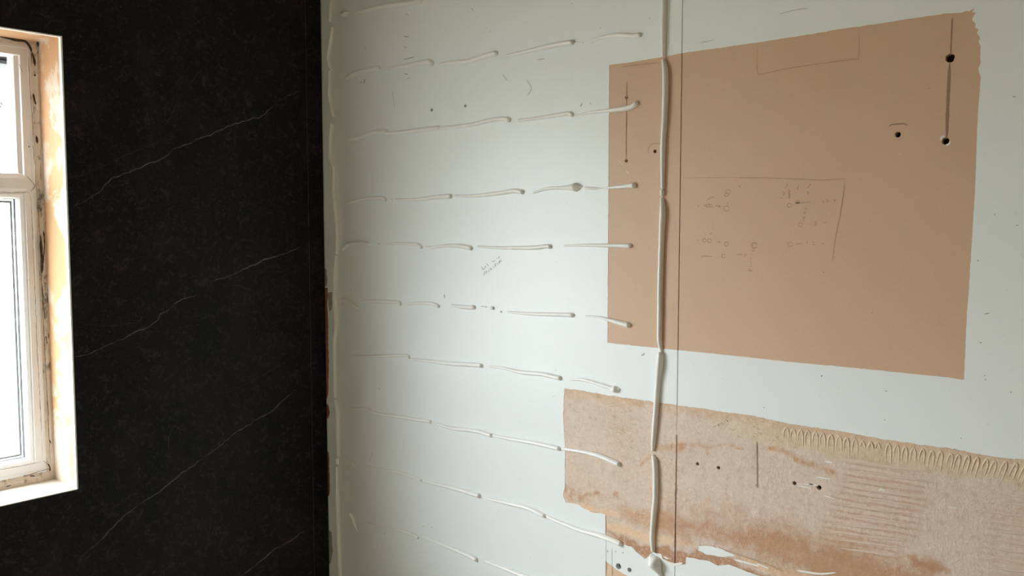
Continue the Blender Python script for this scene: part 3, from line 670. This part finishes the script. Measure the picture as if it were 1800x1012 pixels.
for i, (pts, ks, lb) in enumerate(DABS):
    o = bead_mesh('adhesive_dab', [RW(*p) for p in pts], ks, BR, M['glue'], seed=120 + i, ripple=.25)
    pos = ['', 'beside the smear at the topmost row', 'after the first bead of the fourth row down', 'after the first bead of the fifth row down', 'before the third bead of the fifth row down', 'left of the round dot in the sixth row', '', 'right of the round dot in the sixth row', '', '', 'before the last bead of the second row down'][i]
    tag(o, lb or ('tiny white adhesive speck ' + pos), 'adhesive', 'adhesive dabs')

# ------------------------------------------------------------------ comb ridges of old tile adhesive
topB = lambda x: float(np.interp(x, [990, 1191, 1312, 1400, 1547, 1679, 1860], [683, 711, 728, 746, 770, 789, 818]))
ax_ = [1382, 1394, 1407, 1420, 1433, 1446, 1460.5, 1475, 1488, 1503, 1516, 1530.5, 1543, 1562, 1576.5, 1591, 1606, 1622, 1639, 1654, 1672, 1685, 1701.5, 1718, 1734.5, 1749, 1767.5, 1786, 1804]
for i, x in enumerate(ax_):
    y0 = topB(x) + 9 + random.uniform(-1, 1); sl = 0.02 + .38 * max(0, (x - 1560)) / 240; h = random.uniform(26, 36) * (.45 if 10 <= i <= 12 else 1)
    w = 4.6
    pts = [(x - w - sl * h * .7, y0 + h * .75), (x - w * .9 - sl * 6, y0 + 8), (x, y0), (x + w * .9 - sl * 6, y0 + 8), (x + w - sl * h, y0 + h)]
    bead_mesh('adhesive_ridge', [RW(*p) for p in pts], [.4, .9, 1, 1, .4], 0.0019, M['ridge'], strip, flat=.42, seed=i * 1.3, nseg=5, ripple=.3, base=-.0008)
k = 0
for y in range(11):          # furrows in the middle of the strip, and the set at the far right
    for x0, x1, yy in ((1494 - 3 * y + random.uniform(-20, 12), 1634 - 5.5 * y + random.uniform(-5, 5), 812 + 15.2 * y), (1752 + random.uniform(-22, 8), 1850, 868 + 16 * y)):
        pts = [(x0 + (x1 - x0) * t, yy + .13 * (x1 - x0) * t + random.uniform(-1, 1)) for t in (0, .25, .5, .75, 1)]
        bead_mesh('adhesive_ridge', [RW(*p) for p in pts], [.3, .8, 1, 1, .5], .0026, M['ridge2'], strip, flat=.32, seed=60 + k, nseg=5, ripple=.3, base=-.0008); k += 1
for y in range(9):           # faint comb marks beside the upright bead and at the left end
    pts = [(1172 + random.uniform(-4, 8), 862 + 8 * y), (1186, 864.5 + 8 * y)] if y < 4 else [(1000 + random.uniform(0, 6), 700 + 22 * (y - 4)), (1010, 701 + 22 * (y - 4)), (1016, 703 + 22 * (y - 4))]
    bead_mesh('adhesive_ridge', [RW(*p) for p in pts], [.5] * len(pts), .0026, M['ridge'], strip, flat=.7, seed=90 + y, nseg=5, ripple=.3, base=-.0008)
for i in range(34):          # short crumbs of comb texture
    x, y = random.uniform(1064, 1110), random.uniform(712, 790)
    if i > 16: x, y = random.uniform(1215, 1380), topB(1290) + random.uniform(14, 42)
    L = random.uniform(5, 14)
    bead_mesh('adhesive_ridge', [RW(x, y), RW(x + L / 2, y + random.uniform(-1, 2)), RW(x + L, y + random.uniform(0, 3))], [.5, .9, .4], .0017, M['ridge'], strip, flat=.75, seed=i, nseg=5, ripple=.4, base=-.0003)

# ------------------------------------------------------------------ pencil writing and marks (flat strokes on the boards)
def zoomed(ox, oy, sc, lines): return [[(ox + x / sc, oy + y / sc) for x, y in l] for l in lines]
def ring(cx, cy, rx, ry=None, n=9): return [(cx + rx * math.cos(2 * math.pi * k / (n - 1)), cy + (ry or rx) * math.sin(2 * math.pi * k / (n - 1))) for k in range(n)]
note1 = zoomed(835, 440, 18.4, [[(210,520),(235,590),(280,610),(330,575)], [(320,490),(340,550),(375,545)], [(320,490),(355,520)], [(360,430),(400,450),(450,520)], [(540,335),(595,365),(655,300)], [(705,280),(720,245),(745,245)], ring(785, 220, 20, 25),
   [(260,745),(300,795),(305,670),(340,775)], ring(375, 700, 22, 30), [(425,640),(450,685),(470,610)], [(470,610),(500,570),(520,640)], [(500,570),(545,600),(520,640)], [(580,490),(615,560),(650,530)], ring(665, 470, 22, 38), [(650,500),(690,480)],
   [(715,395),(720,430),(750,440),(735,470)], ring(790, 375, 18, 38), [(775,390),(805,375)], [(820,310),(850,370)], [(820,310),(850,320),(825,345),(855,370)]])
ribbons('pencil_note', [([RW(*p) for p in l], .0017) for l in note1], toR, M['pencil3'], wall_right)['label'] = 'small slanted pencil note on the mint board'
n2 = zoomed(1215, 320, 6.32, [ring(408, 108, 28, 24), ring(393, 140, 24, 18), ring(392, 293, 33, 28), ring(145, 647, 19), ring(200, 652, 22), ring(393, 688, 22), ring(357, 820, 18, 22), ring(700, 703, 36, 33), ring(700, 703, 20, 26), ring(185, 262, 22, 18), ring(215, 262, 18, 16),
   [(140,240),(150,265),(175,265)], [(170,205),(230,165),(270,178)], [(260,265),(340,268)], [(310,255),(300,268),(325,280)], [(65,260),(78,268),(90,262)], [(535,30),(540,65)], [(520,40),(550,45)], [(200,580),(230,565)], [(155,585),(170,588)], [(65,645),(80,648)],
   [(285,665),(330,665)], [(305,652),(305,678)], [(110,838),(125,822),(230,826)], [(500,805),(575,806)], [(585,790),(608,810),(585,828)], [(695,738),(680,770),(705,752)], [(670,790),(686,815)], [(652,838),(664,858)], [(648,880),(675,890)], [(650,905),(675,915)], [(652,930),(672,938)], [(655,960),(640,980),(660,988),(678,972)], [(405,225),(408,262)]])
n3 = zoomed(1360, 310, 6.746, [ring(187, 343, 28, 24), ring(283, 303, 24, 13), [(250,318),(440,303)], ring(315, 572, 27, 24), ring(195, 803, 30, 24), [(165,195),(180,205)], [(150,70),(160,110),(140,135)], [(300,100),(270,160)], [(410,90),(440,95),(395,138)],
   [(385,180),(415,190),(395,215)], [(70,255),(112,255)], [(85,265),(80,245)], [(100,182),(128,190),(108,220),(130,216)], [(360,370),(385,392),(392,365)], [(350,420),(377,430),(380,415)], [(345,440),(378,438)], [(335,485),(376,485)], [(355,470),(352,535)], [(415,565),(442,565)],
   [(475,535),(508,545),(480,577),(512,562)], [(580,545),(635,545)], [(245,803),(340,795)], [(385,760),(405,808)], [(445,775),(492,785)], [(455,806),(492,812)], [(560,795),(605,800)], [(198,670),(201,682)], [(178,572),(184,580)], [(565,290),(592,300),(580,322)], [(610,265),(652,295),(620,302)], [(710,292),(742,290)], [(722,272),(716,302)]])
ribbons('pencil_note', [([RW(*p) for p in l], .0017) for l in n2], toR, M['pencil2'], wall_right, lift=-.0005)['label'] = 'faint sideways pencil figures on the brown rectangle, nearer the joint'
ribbons('pencil_note', [([RW(*p) for p in l], .0017) for l in n3] + [([RW(*p) for p in zoomed(1360, 310, 6.746, [[(185,155),(184,265)]])[0]], .0028)], toR, M['pencil2'], wall_right, lift=-.0005)['label'] = 'faint sideways pencil figures on the brown rectangle, farther from the joint'
LINES = [([(1331,76),(1331,122),(1338,130),(1380,121),(1440,112),(1500,104),(1509,100),(1510,48)], .0014), ([(1286,312),(1360,313),(1440,316),(1488,314)], .0016), ([(1485,320),(1478,370),(1468,420),(1463,462)], .0016),
         ([(1139,271),(1140,260),(1146,253),(1163,252)], .0016), ([(1090,118),(1120,114),(1160,110)], .0016), ([(1200,313),(1290,311)], .0008)]
ribbons('pencil_line', [([RW(*p) for p in l], w) for l, w in LINES], toR, M['pencil2'], wall_right, lift=-.0004)
ribbons('scored_line', [([RW(*p) for p in l], w) for l, w in [([(1102,143),(1101.5,170),(1100.5,283)], .0030), ([(1674,30),(1671,98)], .0024), ([(1669.5,108),(1666,180),(1664,244)], .0050), ([(1563,223),(1567,219),(1590,217.5),(1595,221)], .0022)]], toR, M['pencil'], wall_right, lift=-.00045)
ribbons('scored_line', [([RW(*p) for p in l], w) for l, w in [([(1330,775),(1330.5,815),(1331,852)], .0026), ([(1330.5,850),(1331,857)], .006), ([(1263,962),(1300,975),(1350,992),(1378,1005)], .0022), ([(1064,906),(1065,935)], .001)]], toR, M['drip'], wall_right, lift=.0004)
ribbons('pencil_line', [([RW(*p) for p in l], w) for l, w in [([(1065,906),(1065.5,1012)], .0012), ([(1076,962),(1076,1012)], .0014), ([(1068,966),(1068.5,971)], .003), ([(1082,970),(1083,968)], .003), ([(1094,972),(1096,970)], .003),
   ([(710,64),(719,65)], .0026), ([(709,105),(728,100)], .0022), ([(711,129),(717,131)], .0022), ([(633,147),(636,143)], .003), ([(639,147),(641,139),(641,148)], .0026), ([(641,82),(643,88)], .0024), ([(829,14),(832,19)], .003),
   ([(781,516),(782,525)], .0045), ([(1020,188),(1024,180)], .003), ([(1038,180),(1039,184)], .0025), ([(1127,625),(1134,621)], .0030), ([(1730,552),(1740,550)], .0025)]], toR, M['pencil3'], wall_right)
ribbons('scuff', [([RW(*p) for p in l], w) for l, w in [([(925,140),(934,153),(931,163),(926,167)], .003), ([(883,131),(893,142)], .003), ([(1370,25),(1400,17),(1420,15)], .002), ([(712,24),(718,27)], .003), ([(710,82),(716,84)], .002), ([(714,138),(722,136)], .002), ([(945,105),(958,103)], .003), ([(690,160),(694,190)], .002), ([(1255,70),(1230,76)], .002), ([(655,795),(650,810)], .002)]], toR, M['scuff'], wall_right)
specks = []
for x, y, r in [(633,671,1.6),(667,683,2.6),(1005,6,1.6),(1055,49,1.6),(1142,32,1.8),(1783,170,2.6),(1788,396,2.6),(1724,602,2.4),(1732,667,2.4),(1731,660,1.8),(1558,687,2.6),(1445,660,2.0),(1719,458,2.4),(1555,738,1.8),(1444,661,1.8),(1777,689,2),(1633,155,2),(1533,549,1.6),(1448,478,1.8),(973,696,1.6),(976,787,1.8),(862,55,1.5),(977,650,1.8),(676,937,2),(759,926,2.4),(744,924,2.2),(655,793,1.6),(1343,716,1.6),(602,533,1.6),(616,510,2.2),(1749,377,1.8),(1690,770,1.5)]:
    specks.append(([RW(x, y - .7), RW(x, y + .7)], r * .001 * 1.5))
ribbons('dirt_speck', specks, toR, M['dirt'], wall_right)
# white scrapes and paint leftovers on the brown rectangle and strip
ribbons('white_scrape', [([RW(*p) for p in l], w) for l, w in [([(1661,239.5),(1655.5,241),(1654.5,247)], .0035), ([(1662,255),(1668,253),(1670,248)], .003), ([(1545,861),(1549,860),(1554,862),(1551,865),(1545,862)], .003), ([(1659,877),(1661,880)], .003), ([(1666,890),(1682,894)], .002), ([(1683,919),(1685,921)], .003), ([(1400,850),(1430,851)], .002), ([(1402,853),(1427,858)], .0022), ([(1422,850),(1438,853)], .0024),
   ([(1447,870),(1468,877)], .0018), ([(1435,838),(1460,842)], .0024), ([(1450,811),(1465,813)], .003), ([(1100,300),(1108,306)], .0016), ([(1120,315),(1124,319)], .0014), ([(1088,283),(1094,290)], .0012)]], toR, M['white'], wall_right, lift=.0001)
ribbons('white_scrape', [([RW(*p) for p in l], w) for l, w in [([(1170,985),(1185,992),(1200,989)], .006), ([(1290,983),(1310,988),(1335,995)], .004), ([(1166,978),(1176,982)], .005), ([(1330,990),(1352,999)], .003), ([(1400,1002),(1440,1008),(1470,1006)], .004), ([(1053,668),(1060,672)], .001)]], toR, M['white'], wall_right, lift=.0004)
# torn board edge at the corner
def chip(name, px, mat, th=.0012, seed=0):
    pts = [RW(*p) for p in rough_poly(px, 4, .8, seed)]; n = len(pts)
    V = [(x, -th, z) for x, z in pts] + [(x, 0.0, z) for x, z in pts]
    return fix_normals(link_mesh(name, V, [tuple(range(n)), tuple(range(2 * n - 1, n - 1, -1))] + [(i, (i + 1) % n, n + (i + 1) % n, n + i) for i in range(n)], mat, wall_right))
chip('torn_edge', [(569,505),(576,506),(576.5,520),(575.5,535),(577,560),(577,600),(578,640),(577,690),(575,700),(571,702)], M['torn'], seed=11)['label'] = 'torn brown board edge beside the black panel'
chip('torn_edge', [(577,514),(584,513),(584,530),(583.5,543),(580,548),(577.5,535)], M['torn2'], seed=12)
chip('torn_edge', [(572,708),(577,712),(580,725),(577,735),(573,733)], M['torn'], seed=13)
chip('torn_edge', [(572,790),(578.5,795),(580,860),(579,870),(573,872)], M['torn'], seed=14)
chip('torn_edge', [(575,930),(583,935),(585,970),(581,990),(577,992)], M['torn2'], seed=15)
chip('torn_edge', [(568,470),(574,474),(575.5,490),(575,502),(569,503)], M['torn2'], .0008, seed=16)
